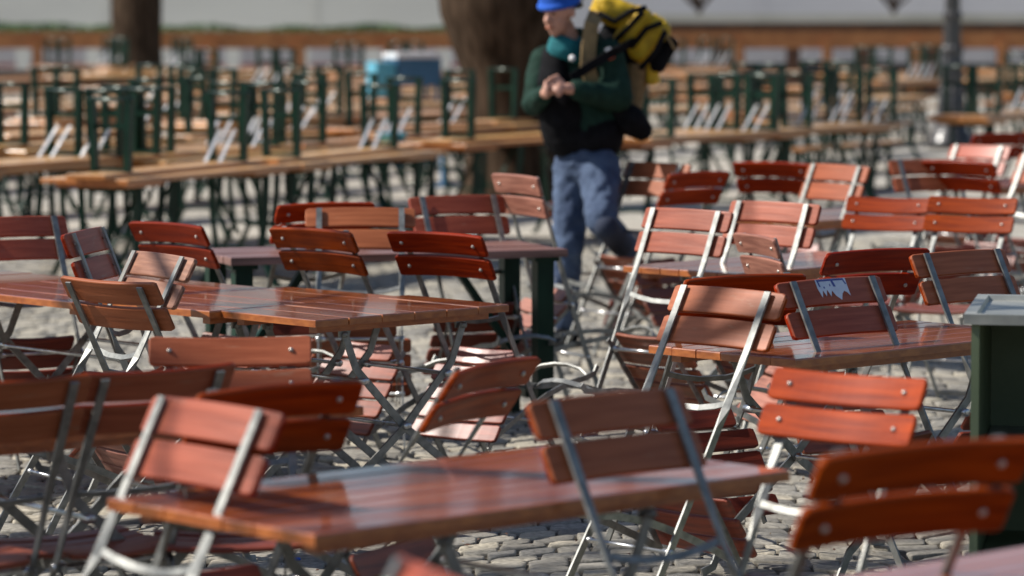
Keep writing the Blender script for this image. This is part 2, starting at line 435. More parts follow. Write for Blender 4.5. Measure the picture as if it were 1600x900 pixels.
A_ = make_chair(M['slat'], M['seat'])
remember(A_)
B_ = make_chair(M['slat_old'], M['slat_old'])
remember(B_)
TP = 57
CH_ = [
    (955, 612, -41, TP, 1, 'chair tipped over the front table, nearest one showing its rear bars slanting right'),
    (330, 626, 48, TP, 1, 'sunlit pink-red chair tipped against the left end of the front table'),
    (1135, 448, 47, TP, 1, 'sunlit chair tipped on the left end of the red table beside the green cabinet'),
    (1300, 433, -40, TP, 1, 'tipped chair with a torn white and blue sticker on its upper slat'),
    (1502, 390, -38, TP, 1, 'tipped chair just left of and behind the green cabinet top'),
    (1072, 325, 45, 52, 1, 'mauve-red chair leaning on a table right behind the steel chair legs at centre'),
    (1208, 314, 42, 52, 1, 'mauve-red chair with steel bars left of the two orange-backed bolt-studded chairs'),
    (1307, 256, 54, 52, 1, 'pale pink chair angled in the back right, left of the two overlapping chairs'),
    (1026, 253, 47, 54, 1, 'bright red chair right of the walking person, steel bars slanting left'),
    (1448, 248, -24, TP, 1, 'wide red-brown chair standing before the street lamp base'),
    (1530, 226, 47, TP, 1, 'pale mauve chair right of the street lamp base'),
    (715, 304, -24, TP, 1, 'red-brown chair over the dark weathered table, right one of the two with steel bars'),
    (563, 323, -2, TP, 1, 'red-brown chair square to the viewer over the dark weathered table'),
    (20, 337, -28, TP, 1, 'red chair at the left picture edge, above the far left table end'),
    (160, 443, 40, 0, .94, 'brown chair standing upright before the middle table, crossed steel legs below'),
    (1186, 366, -108, 48, .9, 'small pale brown chair seen nearly edge-on right of the mauve-red chairs'),
    (248, 394, 56, TP, 1, 'worn purplish chair whose steel bars slant left over the middle table'),
    (20, 601, -32, 0, .93, 'dark brown upright chair at the left edge in the foreground'),
    (257, 584, -36, 0, .93, 'dark brown upright chair just left behind the pink-red foreground chair'),
    (432, 597, 140, TP, 1, 'deep red foreground chair tipped towards the viewer, left of the middle table legs'),
    (360, 532, 176, 0, .93, 'dull pink upright chair facing the viewer with two bolts, middle left'),
    (768, 562, 118, 63, 1, 'blurred brown chair turned side-on below the corner of the middle table'),
    (1338, 590, -142, 0, .93, 'bright orange-red upright chair with pale bolts in the sun'),
    (1440, 688, 147, TP, 1.07, 'largest deep red chair in the right foreground, before the green cabinet'),
    (688, 893, 68, TP, 1, 'chair of which only a blurred pink corner shows at the bottom edge'),
    (1367, 387, 147, TP, 1, 'dark red chair tipped towards the viewer behind the chair with the sticker'),
    (1160, 427, 150, TP, 1, 'dark red chair behind the sunlit chair on the red table, only its top slat clear'),
    (1562, 207, 150, TP, 1, 'dark red chair at the far right edge, level with the street lamp base'),
    (1207, 252, -150, TP, 1, 'deep red chair tipped towards the viewer in the gap right of the walking person'),
    (1088, 267, 135, TP, 1, 'dark red chair half hidden behind the bright red chair by the walking person'),
    (1500, 250, -140, TP, 1, 'dark red chair half hidden behind the wide red-brown one near the street lamp'),
    (1392, 312, -152, 0, .90, 'orange-brown chair with four bolts, left one of the matching pair'),
    (1524, 312, -152, 0, .93, 'orange-brown chair with four bolts, right one of the matching pair'),
    (507, 315, 152, TP, 1, 'dark red chair half hidden behind the left steel-barred chair at the weathered table'),
    (684, 361, -142, TP, 1, 'sharp glossy red chair at the far side of the middle table, right one of two'),
    (491, 355, -136, TP, 1, 'sharp glossy red chair at the far side of the middle table, left one of two'),
    (265, 346, -134, TP, 1, 'glossy orange-red chair tipped towards the viewer behind the worn purplish chair'),
    (812, 272, -116, 45, 1, 'pale brown chair directly left of the walking person'),
    (868, 312, -72, 74, 1, 'steeply leaning chair seen side-on in front of the walking person'),
    (137, 357, -80, 50, 1, 'narrow brown chair seen edge-on at the left beside the legs of a far bench table'),
    (1640, 240, 48, TP, 1, 'chair cut by the right picture edge with one pale steel bar showing'),
]
C3_ = make_chair(M['slat_back'], M['seat'])  # both slat faces in the colour that holds the sky sheen
remember(C3_)
chairs = []
for i, (px, py, phi, tau, sc, lab) in enumerate(CH_):
    old = i in (15, 16, 37)
    src = B_ if old else A_
    if i in (14, 20): src = C3_
    if (src is A_ and i == 0) or (src is B_ and i == 15) or (src is C3_ and i == 14):
        o = src
    else:
        o = copy_tree(src, KIDS[src.name])
    place_chair(o, px, py, phi, tau, sc, lab)
    chairs.append(o)
# chairs standing among the tables, seen mostly as seats and legs
EXTRA = [
    (860, 470, 40, 62, 1, 'chair tangled low behind the green table post, only legs and seat edge showing'),
]

# sticker on the chair's upper slat, stuck to the rear of the back rest
back = [c for c in bpy.data.objects if c.parent == chairs[3] and c.name.startswith('backrest')][0]
updir = Vector((0, -.20, .36)).normalized(); nrm = Vector((0, updir.z, -updir.y))
mb = MB()
c1 = Vector((0, TOP_Y, TOP_Z)) - updir * .043 + nrm * .012
def sp(x, u):   # on the rear face, x metres along the slat, u metres up from its middle
    return c1 + Vector((x, 0, 0)) + updir * u + nrm * (.014 * (2 * x / .46) ** 2 - .0095)
xs = [-.075, -.066, -.056, -.047, -.038, -.028, -.018, -.008, .002, .012, .022, .034, .046, .056]
lo = [.010, -.022, .002, -.018, .004, -.020, .000, -.018, -.026, -.034, -.014, -.004, -.010, -.022]
v = [sp(x, .039) for x in xs] + [sp(x, l) for x, l in zip(xs, lo)]
n = len(xs)
mb.add(v, [(i, i + 1, n + i + 1, n + i) for i in range(n - 1)])
for (x0, x1, u0, u1, sk) in ((-.066, .046, .038, .032, 0), (-.070, -.064, .038, .014, .004), (-.012, -.002, .034, .012, .006), (.040, .046, .034, .018, .008), (-.050, -.044, .014, .008, 0), (-.022, -.018, .022, .014, 0)):
    k = 6
    q = []
    for j in range(k + 1):
        x = x0 + (x1 - x0) * j / k
        q.append((sp(x, u0) - nrm * .0006, sp(x + sk, u1) - nrm * .0006))
    mb.add([p for ab in q for p in ab], [(2 * j, 2 * j + 2, 2 * j + 3, 2 * j + 1) for j in range(k)], 1)
tag(mb.build('sticker', [M['sticker'], M['ink']], back), 'torn white sticker with blue marks')


# ------------------------------------------------------------------ garden tables with crossed steel legs
def garden_table(near, beta, L, W, along='x', z=.74, top='top', label='', name='folding_table', ledge=1, old=False):
    """near = world point of the corner nearest the viewer; long axis at angle beta from the picture's x axis, away to the right"""
    u1 = Vector((math.cos(R(beta)), math.sin(R(beta)), 0)); u2 = Vector((-u1.y, u1.x, 0))
    c = Vector((near.x, near.y, 0)) + u1 * L / 2 + u2 * W / 2
    root = empty(name, (c.x, c.y, 0), R(beta))
    T = M['old_top'] if old else (M['top_x'] if along == 'x' else M['top_y'])
    E = M['old_top'] if old else M['edge']
    mb = MB()
    if along == 'x':
        n = max(4, round(W / .105)); w = W / n
        for i in range(n):
            jz = random.uniform(-.0012, .0012)
            mb.plank(-L / 2 + random.uniform(0, .003), L / 2 - random.uniform(0, .003), -W / 2 + i * w + .0018, -W / 2 + (i + 1) * w - .0018, z - .026, z + jz, .005, 0, 1)
    else:
        n = max(5, round(L / .14)); w = L / n
        for i in range(n):
            jz = random.uniform(-.0012, .0012)
            mb.plank(-L / 2 + i * w + .0018, -L / 2 + (i + 1) * w - .0018, -W / 2 + random.uniform(0, .003), W / 2 - random.uniform(0, .003), z - .026, z + jz, .005, 0, 1)
    mb.build('tabletop', [T, E], root)
    for sy in (-1, 1):
        mb = MB(); mb.plank(-L / 2 + .05, L / 2 - .05, sy * (W / 2 - .075) - .02, sy * (W / 2 - .075) + .02, z - .052, z - .027, .003)
        if along == 'y': pass
        mb.build('batten', M['edge'] if not old else M['old_top'], root)
    a, b = min(.30, L * .30), min(.40, L * .42)
    zt = z - .06
    for sy in (-1, 1):
        for sx in (-1, 1):
            y = sy * (W / 2 - .05 - (.012 if sx > 0 else 0))
            mb = MB()
            mb.bar([(-sx * a, y, zt), (-sx * a * .8, y, zt - .13), (0, y, zt * .5), (sx * b * .8, y, .12), (sx * b * .95, y, .02), (sx * (b + .03), y, .006)], Vector((1, 0, .2)), .028, .007)
            mb.tube([(-sx * a, y - .012, zt - .005), (-sx * a, y + .012, zt - .005)], .011)
            mb.build('leg', M['steel'], root)
    for sx in (-1, 1):
        for sy in (-1, 1):
            mb = MB(); mb.box((sx * a, sy * (W / 2 - .064), zt + .01), (.045, .008, .05))
            mb.build('bracket', M['steel'], root)
    Y = W / 2 - .03
    for x_, z_ in ((0, zt * .5), (-a * .72, zt - .17), (a * .72, zt - .17)):
        mb = MB()
        mb.tube([(x_, -Y, z_), (x_, -Y + .001, z_), (x_, -Y + .045, z_), (x_, -Y + .046, z_), (x_, Y - .046, z_), (x_, Y - .045, z_), (x_, Y - .001, z_), (x_, Y, z_)], [.004, .013, .013, .007, .007, .013, .013, .004])
        mb.build('rod', M['rod'], root)
    tag(root, label, 'table', 'red wooden garden tables on crossed steel legs')
    return root


def right_of_left(p, beta, W):      # from left corner to near corner
    return Vector((p.x + math.sin(R(beta)) * W, p.y - math.cos(R(beta)) * W, 0))


def back_by(p, beta, L):       # from right corner to near corner
    return Vector((p.x - math.cos(R(beta)) * L, p.y - math.sin(R(beta)) * L, 0))


garden_table(at(492, 835, .74), 43, 1.41, .70, 'x', label='large blurred red table across the front of the picture')
garden_table(at(493, 500, .74), 43, .89, .54, 'y', label='sharp glossy table at the right end of the middle row, sunlit corner towards viewer')
garden_table(at(327, 485, .7425), 45, .89, .60, 'y', label='second table of the middle row, left of the one with the sunlit corner')
garden_table(at(115, 473, .738), 43, .90, .85, 'y', label='leftmost table of the middle row, running out of the left picture edge')
garden_table(back_by(at(146, 436, .74), 43, 1.2), 43, 1.2, .6, 'x', label='table end behind the upright brown chair at the left edge')
garden_table(at(1243, 562, .74), 43, 1.25, .62, 'x', label='long red table running behind the green cabinet on the right')
garden_table(at(1150, 428, .74), 44, 1.2, .62, 'x', label='red table in the second row on the right, under the mauve-red chairs')
garden_table(at(1272, 345, .74), 44, 1.2, .62, 'x', label='red table in the third row on the right, behind the pair of orange-brown chairs')
garden_table(at(1560, 292, .74), 44, 1.2, .62, 'x', label='small far red table cut by the right picture edge')
garden_table(right_of_left(at(1262, 908, .74), 43, .62), 43, 1.2, .62, 'x', label='blurred pink-red table corner at the bottom right picture edge')
garden_table(at(-60, 690, .74), 38, 1.2, .62, 'x', label='table mostly hidden behind the dark brown foreground chairs on the left')


# weathered table on green square posts
def post_table():
    near = at(366, 403, .75); beta = 20
    L, W, z = 1.46, .62, .75
    u1 = Vector((math.cos(R(beta)), math.sin(R(beta)), 0)); u2 = Vector((-u1.y, u1.x, 0))
    c = Vector((near.x, near.y, 0)) + u1 * L / 2 + u2 * W / 2
    root = empty('post_table', (c.x, c.y, 0), R(beta))
    mb = MB(); n = 5; w = W / n
    for i in range(n):
        mb.plank(-L / 2 - random.uniform(0, .02), L / 2 + random.uniform(0, .02), -W / 2 + i * w + .003, -W / 2 + (i + 1) * w - .003, z - .032, z + random.uniform(-.002, .002), .006)
    mb.build('tabletop', M['old_top'], root)
    for sx in (-1, 1):
        for sy in (-1, 1):
            mb = MB(); mb.box((sx * (L / 2 - .06), sy * (W / 2 - .10), (z - .033) / 2), (.075, .075, z - .033))
            mb.box((sx * (L / 2 - .06), sy * (W / 2 - .10), z - .044), (.11, .11, .02))
            mb.build('leg', M['green'], root)
        mb = MB(); mb.box((sx * (L / 2 - .10), 0, .12), (.04, W - .30, .04))
        mb.bar([(sx * (L / 2 - .13), 0, .30), (sx * (L / 2 - .42), 0, z - .04)], Vector((0, 1, 0)), .04, .03)
        mb.build('brace', M['green'], root)
    tag(root, 'dark weathered table on thick green posts behind the middle row', 'table')
    return root


post_table()


# ------------------------------------------------------------------ beer tables and upturned benches
def make_beer_table():
    root = empty('beer_table')
    mb = MB(); L, W, z = 2.2, .60, .77
    for i in range(4):
        w = W / 4
        mb.plank(-L / 2, L / 2, -W / 2 + i * w + .002, -W / 2 + (i + 1) * w - .002, z - .03, z, .005, 0, 1)
    mb.build('tabletop', [M['beer_top'], M['beer_edge']], root)
    mb = MB()
    for x in (-.80, .80):
        mb = MB()
        mb.plank(x - .22, x + .22, -W / 2 + .06, W / 2 - .06, z - .058, z - .031, .003)
        mb.build('batten', M['beer_edge'], root)
    for s in (-1, 1):
        mb = MB(); x = s * .80
        for sy in (-1, 1):
            mb.bar([(x, sy * .20, z - .06), (x, sy * .19, .45), (x, sy * .16, .22), (x, sy * .26, .02), (x, sy * .29, .004)], Vector((1, .3 * sy, 0)), .042, .03)
        mb.box((x, 0, z - .075), (.03, .44, .022)); mb.box((x, 0, .235), (.025, .34, .022))
        mb.build('leg_frame', M['green'], root)
        mb = MB()
        mb.bar([(x, 0, .33), (x - s * .38, 0, z - .06)], Vector((0, 1, 0)), .026, .008)
        mb.build('brace', M['green'], root)
    return root


def make_bench(up):
    """bench with its board down and legs in the air; origin under the board (up=False: an upright bench)"""
    root = empty('upturned_bench' if up else 'beer_bench')
    L, W, h = 2.2, .26, .47
    f = (lambda z: h - z) if up else (lambda z: z)
    z1, z0 = f(h), f(h - .028)
    mb = MB(); mb.plank(-L / 2, L / 2, -W / 2, W / 2, min(z0, z1), max(z0, z1), .004, 0, 1)
    mb.build('seat_board', [M['beer_top'], M['beer_edge']], root)
    for s in (-1, 1):
        mb = MB(); x = s * .78
        for sy in (-1, 1):
            mb.bar([(x, sy * .11, f(h - .03)), (x, sy * .115, f(.25)), (x, sy * .12, f(.1)), (x, sy * .125, f(.005))], Vector((1, 0, 0)), .052, .036)
        mb.box((x, 0, f(h - .045)), (.03, .22, .02)); mb.box((x, 0, f(.17)), (.012, .22, .03))
        lf = mb.build('leg_frame', M['green'], root)
        mb = MB(); mb.tube([(x, -.15, f(.014)), (x, .15, f(.014))], .015, 10); mb.build('foot_bar', M['green_gloss'], lf)
        mb = MB()
        for sy in (-.05, .05):
            mb.bar([(x, sy, f(.24)), (x - s * .22, sy, f(h - .03))], Vector((0, 1, 0)), .024, .006)
        if s > 0: mb.build('brace', M['rod'], root)
    return root


BT = make_beer_table(); remember(BT)
UB = make_bench(True); remember(UB)
NB = make_bench(False); remember(NB)
used = {'t': False, 'u': False, 'n': False}


def inst(k, loc, rz, label, group):
    src = {'t': BT, 'u': UB, 'n': NB}[k]
    if not used[k]:
        used[k] = True; o = src
    else:
        o = copy_tree(src, KIDS[src.name])
    o.location = loc; o.rotation_euler = (0, 0, rz)
    tag(o, label, 'bench' if k != 't' else 'table', group)
    return o


GT, GU, GN = 'golden beer tables in the back rows', 'benches stacked upside down on the beer tables', 'upright beer benches beside the back tables'
placed = []


def row(px, py, beta, n, lt, lu, benches=1, z=.77, off=0.0, n2=None):
    near = at(px, py, z)
    u1 = Vector((math.cos(R(beta)), math.sin(R(beta)), 0)); u2 = Vector((-u1.y, u1.x, 0))
    for i in range(n):
        c = Vector((near.x, near.y, 0)) + u1 * (1.1 + 2.23 * i) + u2 * .30
        inst('t', c, R(beta), lt[i] if isinstance(lt, (list, tuple)) else lt, GT)
        placed.append(c.copy())
        for k in range(benches):
            o2 = c + u2 * ((k - (benches - 1) / 2) * .28 + random.uniform(-.02, .02)) + u1 * (random.uniform(-.12, .12) + off)
            o2.z = .7715
            inst('u', o2, R(beta) + R(random.uniform(-3, 3)), (lu[i] if isinstance(lu, (list, tuple)) else lu), GU)


row(200, 281, 66, 2, ['golden beer table at the left, its pale end nearest the viewer', 'beer table continuing the nearest golden one towards the big tree'],
    ['green-legged bench turned over on the left golden beer table nearest the viewer', 'bench turned over on the beer table left of the big tree trunk'])
row(-60, 272, 65, 2, ['beer table cut by the left picture edge', 'beer table behind the one cut by the left picture edge'],
    ['upturned bench at the left picture edge', 'upturned bench behind the one at the left picture edge'], 2)
row(260, 252, 65, 2, ['beer table just behind the near golden one, orange edge in the sun', 'beer table behind the orange-edged one, left of the blue cart'],
    ['upturned benches on the orange-edged beer table', 'upturned bench left of the blue cart'], 1)
row(1005, 222, 58, 2, ['beer table right of the walking person\'s jacket', 'long beer table end left of the street lamp'],
    ['green upturned benches right behind the yellow backpack', 'tall green upturned bench left of the street lamp'], 3)
row(728, 226, 58, 1, ['short piece of beer table before the big tree trunk, left of the person'], ['upturned bench before the big tree trunk'], 1)
row(585, 208, 60, 2, ['beer table under the blue cart', 'beer table behind the blue cart'], ['upturned bench before the blue cart', 'upturned bench behind the blue cart'], 1)
row(40, 236, 60, 2, 'blurred beer table in the second row from the left edge', 'blurred upturned bench in the second row from the left edge', 1)
row(1215, 190, 58, 1, 'blurred beer table between the backpack and the street lamp', 'blurred upturned bench between the backpack and the street lamp', 1)
row(1545, 186, 58, 2, 'blurred beer table right of the street lamp', 'blurred upturned bench right of the street lamp', 2)

# far rows: a regular field of table pairs
beta = R(59)
u1 = Vector((math.cos(beta), math.sin(beta), 0)); u2 = Vector((-u1.y, u1.x, 0))


def zone(c):
    px = 800 + c.x / c.y * FPX
    if px < 215: return 'left of the dark left tree trunk'
    if px < 780: return 'between the two tree trunks'
    if px < 1485: return 'between the yellow backpack and the street lamp'
    return 'right of the street lamp in the far rows'


rows_n = 0
for i in range(-24, 25):
    for j in range(4, 30):
        base = Vector((0, 26, 0)) + u2 * (i * 1.42) + u1 * ((j - 8) * 2.45)
        c = base + u1 * random.uniform(-.15, .15) + u2 * random.uniform(-.1, .1)
        if c.y < 27.5 or c.y > 56: continue
        if abs(c.x) > c.y * .155 + 1.3: continue
        if any((c - p).length < 1.35 for p in placed): continue
        if (c.xy - Vector((at(810, 325).x, at(810, 325).y))).length < 1.9: continue
        if (c.xy - Vector((at(1485, 232).x, at(1485, 232).y))).length < 1.5: continue
        if (c.xy - Vector((at(216, 150).x, at(216, 150).y))).length < 1.9: continue
        if -105 < 800 + c.x / c.y * FPX - 1485 < 85 and c.y < 42: continue
        if random.random() < (.04 if c.y < 44 else .30): continue
        zn = zone(c)
        placed.append(c.copy())
        inst('t', c, beta + R(random.uniform(-2, 2)), 'far blurred beer table ' + zn, GT)
        r = random.random()
        q_ = .15 if c.x < 0 else .40
        nb = 2 if r < q_ else (1 if r < q_ + .08 else 0)
        if c.y > 45 and r > .12: nb = 0
        for k in range(nb):
            p = c + u2 * ((k - (nb - 1) / 2) * .28) + u1 * random.uniform(-.15, .15)
            p.z = .7715
            inst('u', p, beta + R(random.uniform(-4, 4)), 'far blurred upturned bench ' + zn, GU)
        if random.random() < .35:
            p = c - u2 * .58
            inst('n', (p.x, p.y, 0), beta, 'far blurred upright bench ' + zn, GN)
        rows_n += 1
if not used['n']:
    p = at(300, 170); inst('n', (p.x, p.y, 0), beta, 'far blurred upright bench', GN)
print('far tables', rows_n)

# ------------------------------------------------------------------ ground
mb = MB()
mb.add([(-150, -20, -.013), (150, -20, -.013), (150, 26.5, -.013), (-150, 26.5, -.013)], [(0, 1, 2, 3)])
tag(mb.build('ground', M['sand']), kind='structure')
mb = MB()
mb.add([(-300, 26.5, -.022), (300, 26.5, -.022), (300, 26.502, -.003), (-300, 26.502, -.003), (-300, 500, -.003), (300, 500, -.003)], [(0, 1, 2, 3), (3, 2, 5, 4)])
tag(mb.build('far_pavement', M['far_ground']), kind='structure')


def setts():
    vs, fs, col = [], [], []
    rnd = random.Random(3)
    y = 8.0; r = 0
    while y < 26.6:
        rowh = rnd.uniform(.105, .140)
        xw = y * .155 + .7
        x = -xw + rnd.uniform(0, .1)
        while x < xw:
            w = rnd.uniform(.10, .175)
            # segmental arches
            def arc(xx):
                t = (xx / 1.5 + .13) % 1.0
                return .34 * (1 - (2 * t - 1) ** 2) - .17
            g = .005
            xa, xb = x + g, x + w - g
            ja, jb = rnd.uniform(-.006, .006), rnd.uniform(-.006, .006)
            p = [(xa + ja, y + g + arc(xa)), (xb + jb, y + g + arc(xb)), (xb - jb, y + rowh - g + arc(xb)), (xa - ja, y + rowh - g + arc(xa))]
            h = rnd.uniform(-.006, .004); tl = rnd.uniform(-.004, .004); tm = rnd.uniform(-.004, .004)
            cx, cy = sum(q[0] for q in p) / 4, sum(q[1] for q in p) / 4
            o = len(vs)
            ring = []
            for k in range(4):     # two points per corner: rounded corners
                a, b, c = p[k - 1], p[k], p[(k + 1) % 4]
                rr = rnd.uniform(.08, .17)
                ring.append((b[0] + (a[0] - b[0]) * rr, b[1] + (a[1] - b[1]) * rr))
                ring.append((b[0] + (c[0] - b[0]) * rr, b[1] + (c[1] - b[1]) * rr))
            for sc_, z in ((1, -.022), (1, -.006 + h), (.965, -.001 + h), (.86, .001 + h)):
                for q in ring:
                    qx, qy = cx + (q[0] - cx) * sc_, cy + (q[1] - cy) * sc_
                    vs.append((qx, qy, z + (tl * (qx - cx) + tm * (qy - cy)) * 10 * (z > -.02) + (rnd.uniform(-.0015, .0015) if z > -.02 else 0)))
            for l in range(3):
                for k in range(8):
                    a, b = o + l * 8 + k, o + l * 8 + (k + 1) % 8
                    fs.append((a, b, b + 8, a + 8))
            fs.append(tuple(o + 24 + k for k in range(8)))
            cv = rnd.random()
            col += [cv] * 25
            x += w
        y += rowh; r += 1
    me = bpy.data.meshes.new('cobblestones'); me.from_pydata(vs, [], fs)
    me.materials.append(M['setts'])
    at_ = me.attributes.new('stone', 'FLOAT', 'FACE')
    at_.data.foreach_set('value', col)
    me.polygons.foreach_set('use_smooth', [True] * len(fs))
    o = bpy.data.objects.new('cobblestones', me); COL.objects.link(o)
    tag(o, kind='structure')
    print('setts', len(fs))


setts()

# ------------------------------------------------------------------ green serving cabinet at the right
p = at(1518, 490, .96)
cab = empty('serving_cabinet', (p.x, p.y, 0), R(-11))
W, D_, H, t = .78, .62, .93, .022
mb = MB()
mb.box((t / 2, D_ / 2, H / 2), (t, D_, H)); mb.box((W - t / 2, D_ / 2, H / 2), (t, D_, H))
mb.box((W / 2, D_ - t / 2, H / 2), (W - 2 * t - .002, t, H)); mb.box((W / 2, D_ / 2, .06), (W - 2 * t - .002, D_ - .01, .03))
mb.box((W / 2, .012, .03), (W - 2 * t - .002, .02, .06))
mb.build('body', M['bin'], cab)
for zz, nm in ((.56, 'shelf'), (.255, 'shelf')):
    mb = MB(); mb.plank(t + .002, W - t - .002, .006, D_ - t - .004, zz, zz + .024, .003)
    mb.build('shelf', M['lid'] if zz > .5 else M['bin'], cab)
mb = MB()
a = .02
v = [(-a, -a, H + .002), (W + a, -a, H + .002), (W + a, D_ + a, H + .002), (-a, D_ + a, H + .002),
     (-a, -a, H + .03), (W + a, -a, H + .03), (W + a, D_ + a, H + .03), (-a, D_ + a, H + .03),
     (.012, .012, H + .03), (W - .012, .012, H + .03), (W - .012, D_ - .012, H + .03), (.012, D_ - .012, H + .03),
     (.016, .016, H + .016), (W - .016, .016, H + .016), (W - .016, D_ - .016, H + .016), (.016, D_ - .016, H + .016)]
f = [(3, 2, 1, 0)] + [(i, (i + 1) % 4, 4 + (i + 1) % 4, 4 + i) for i in range(4)] + [(4 + i, 4 + (i + 1) % 4, 8 + (i + 1) % 4, 8 + i) for i in range(4)] + \
    [(8 + i, 8 + (i + 1) % 4, 12 + (i + 1) % 4, 12 + i) for i in range(4)] + [(12, 13, 14, 15)]
mb.add(v, f)
mb.build('tray_top', M['lid'], cab)
tag(cab, 'open dark green metal serving cabinet with a grey rimmed top at the right edge', 'cabinet')

# ------------------------------------------------------------------ street lamp
p = at(1486, 232)
lamp = empty('street_lamp', (p.x, p.y, 0))
S = 42 / 41.0
mb = MB(); mb.lathe([(.30, 0), (.30, .10), (.27, .12), (.27, .18), (.21, .22), (.20, .30)], 8)
mb.build('plinth', M['iron'], lamp)
mb = MB()
mb.lathe([(.19, .30), (.185, .5), (.17, .62), (.155, .68), (.165, .72), (.145, .76), (.14, 1.05), (.125, 1.16), (.145, 1.19), (.145, 1.24), (.115, 1.28), (.105, 1.6), (.125, 1.63), (.125, 1.67), (.095, 1.70), (.075, 3.6), (.10, 3.64), (.06, 3.7)], 24, flute=.09)
mb.build('post', M['iron'], lamp)
mb = MB(); mb.lathe([(.05, 3.7), (.16, 3.85), (.22, 4.25), (.10, 4.32), (.27, 4.33), (.12, 4.5), (.02, 4.62)], 6)
mb.build('lantern', M['iron'], lamp)
tag(lamp, 'dark fluted cast iron street lamp post at the back right', 'street lamp')


# ------------------------------------------------------------------ trees
def tree(p, rad, h, label, seed, lean=(0, 0), fork=1.7, limbs=5, droop=False, spread=1.0, flare=1.3, topflare=1.0):
    rnd = random.Random(seed)
    root = empty('bare_tree', (p.x, p.y, 0))
    mb = MB()
    n = 18; rings = []
    zs = [0, .12, .35, .8, 1.1, fork - .12, fork + .2, fork + .6, fork + .9]
    rs = [rad * flare * 1.15, rad * flare, rad * 1.12, rad, rad * .98, rad * 1.05 * (1 + (topflare - 1) * .3), rad * topflare, rad * 1.05 * topflare, rad * .6]
    off = [rnd.uniform(0, 6) for _ in range(3)]
    for z, r in zip(zs, rs):
        rings.append([Vector((lean[0] * z + math.cos(2 * PI * k / n) * r * (1 + .07 * math.sin(3 * 2 * PI * k / n + off[0] + z) + .04 * math.sin(7 * 2 * PI * k / n + off[1])),
                              lean[1] * z + math.sin(2 * PI * k / n) * r * (1 + .07 * math.cos(2 * 2 * PI * k / n + off[2] + z)), z)) for k in range(n)])
    mb.sweep(rings, smooth=True)
    mb.build('trunk', M['bark'], root)
    mb = MB()
    base = Vector((lean[0] * fork, lean[1] * fork, fork - .15))

    def grow(p0, d, r, ln, lvl):
        pts = [p0]; rr = [r]; dd = d.copy()
        k = 5
        for i in range(k):
            dd = (dd + Vector((rnd.uniform(-.25, .25), rnd.uniform(-.25, .25), rnd.uniform(-.12, .2) - (.25 if droop and lvl > 1 else 0)))).normalized()
            pts.append(pts[-1] + dd * ln / k); rr.append(r * (1 - .62 * (i + 1) / k))
        mb.tube(pts, rr, 8 if lvl < 2 else 5)
        if lvl < 4:
            for c in range(3 if lvl < 2 else 3):
                i = rnd.choice((2, 3, 4, 5))
                nd = (dd + Vector((rnd.uniform(-1, 1), rnd.uniform(-1, 1), rnd.uniform(-.3, .7)))).normalized()
                grow(pts[i], nd, rr[i] * .72, ln * rnd.uniform(.55, .8), lvl + 1)
    for i in range(limbs):
        a = 2 * PI * i / limbs + off[1]
        d = Vector((math.cos(a) * .75 * spread, math.sin(a) * .75, 1)).normalized()
        grow(base + d * .05, d, rad * .55, h * .42, 0)
    mb.build('crown', M['bark'], root)
    tag(root, label, 'tree', 'bare trees of the square')
    return root


tree(at(816, 325), .39, 7, 'thick dark tree trunk forking directly behind the walking person', 5, lean=(-.07, 0), fork=1.5, limbs=5, topflare=1.42)
# its heavy left limb
tree(at(216, 172), .42, 8, 'dark tree trunk at the upper left among the far tables', 9, fork=2.4)
tree(at(1092, 140), .05, 3.6, 'thin distant tree whose twigs hang at the top edge right of the backpack', 21, fork=1.8, droop=True, limbs=8, spread=1.5)
tree(at(1395, 140), .05, 3.6, 'thin distant tree whose twigs hang at the top edge left of the street lamp', 22, fork=1.8, droop=True, limbs=8, spread=1.5)
# unseen tree left of the view, added for its branch shade on the foreground
tree(Vector((-8.2, 9.2, 0)), .34, 11, 'unseen bare tree added left of the view to shade the foreground', 31, fork=2.6, limbs=7)


# ------------------------------------------------------------------ fence, boards, hedge, walls
def fence():
    root = empty('timber_fence', (0, 64, 0))
    X0, X1 = -12.5, 12.5
    mb = MB(); mb.box((0, 0, 1.12), (X1 - X0, .10, .31)); mb.build('rail', M['fence'], root)
    mb = MB(); mb.box((0, .0, .34), (X1 - X0, .05, .46)); mb.build('panel', M['fence_dark'], root)
    x = X0 + .5; k = 0
    while x < X1:
        mb = MB(); mb.box((x, -.07, .56), (.17, .14, 1.12)); mb.build('post', M['fence'], root); x += 1.62; k += 1
    tag(root, 'long orange-brown timber fence closing off the far side', 'fence')


fence()
x = -11.2
while x < 11.5:
    r = empty('barrier_board', (x, 65.3, 0))
    mb = MB(); mb.box((0, 0, .95), (1.05, .05, .55)); mb.build('board', M['white'], r)
    if x < .5:
        mb = MB(); mb.box((0, -.005, .63), (1.05, .05, .085)); mb.build('stripe', M['red'], r)
    else:
        mb = MB(); mb.box((0, -.005, .60), (1.05, .05, .145)); mb.build('stripe', M['iron'], r)
    for s in (-.4, .4):
        mb = MB(); mb.box((s, .03, .26), (.05, .05, .52)); mb.build('leg', M['iron'], r)
    tag(r, 'white board with a red lower band behind the left half of the timber fence' if x < .5 else 'white board behind the right half of the timber fence', 'board',
        'white boards behind the timber fence')
    x += 1.32

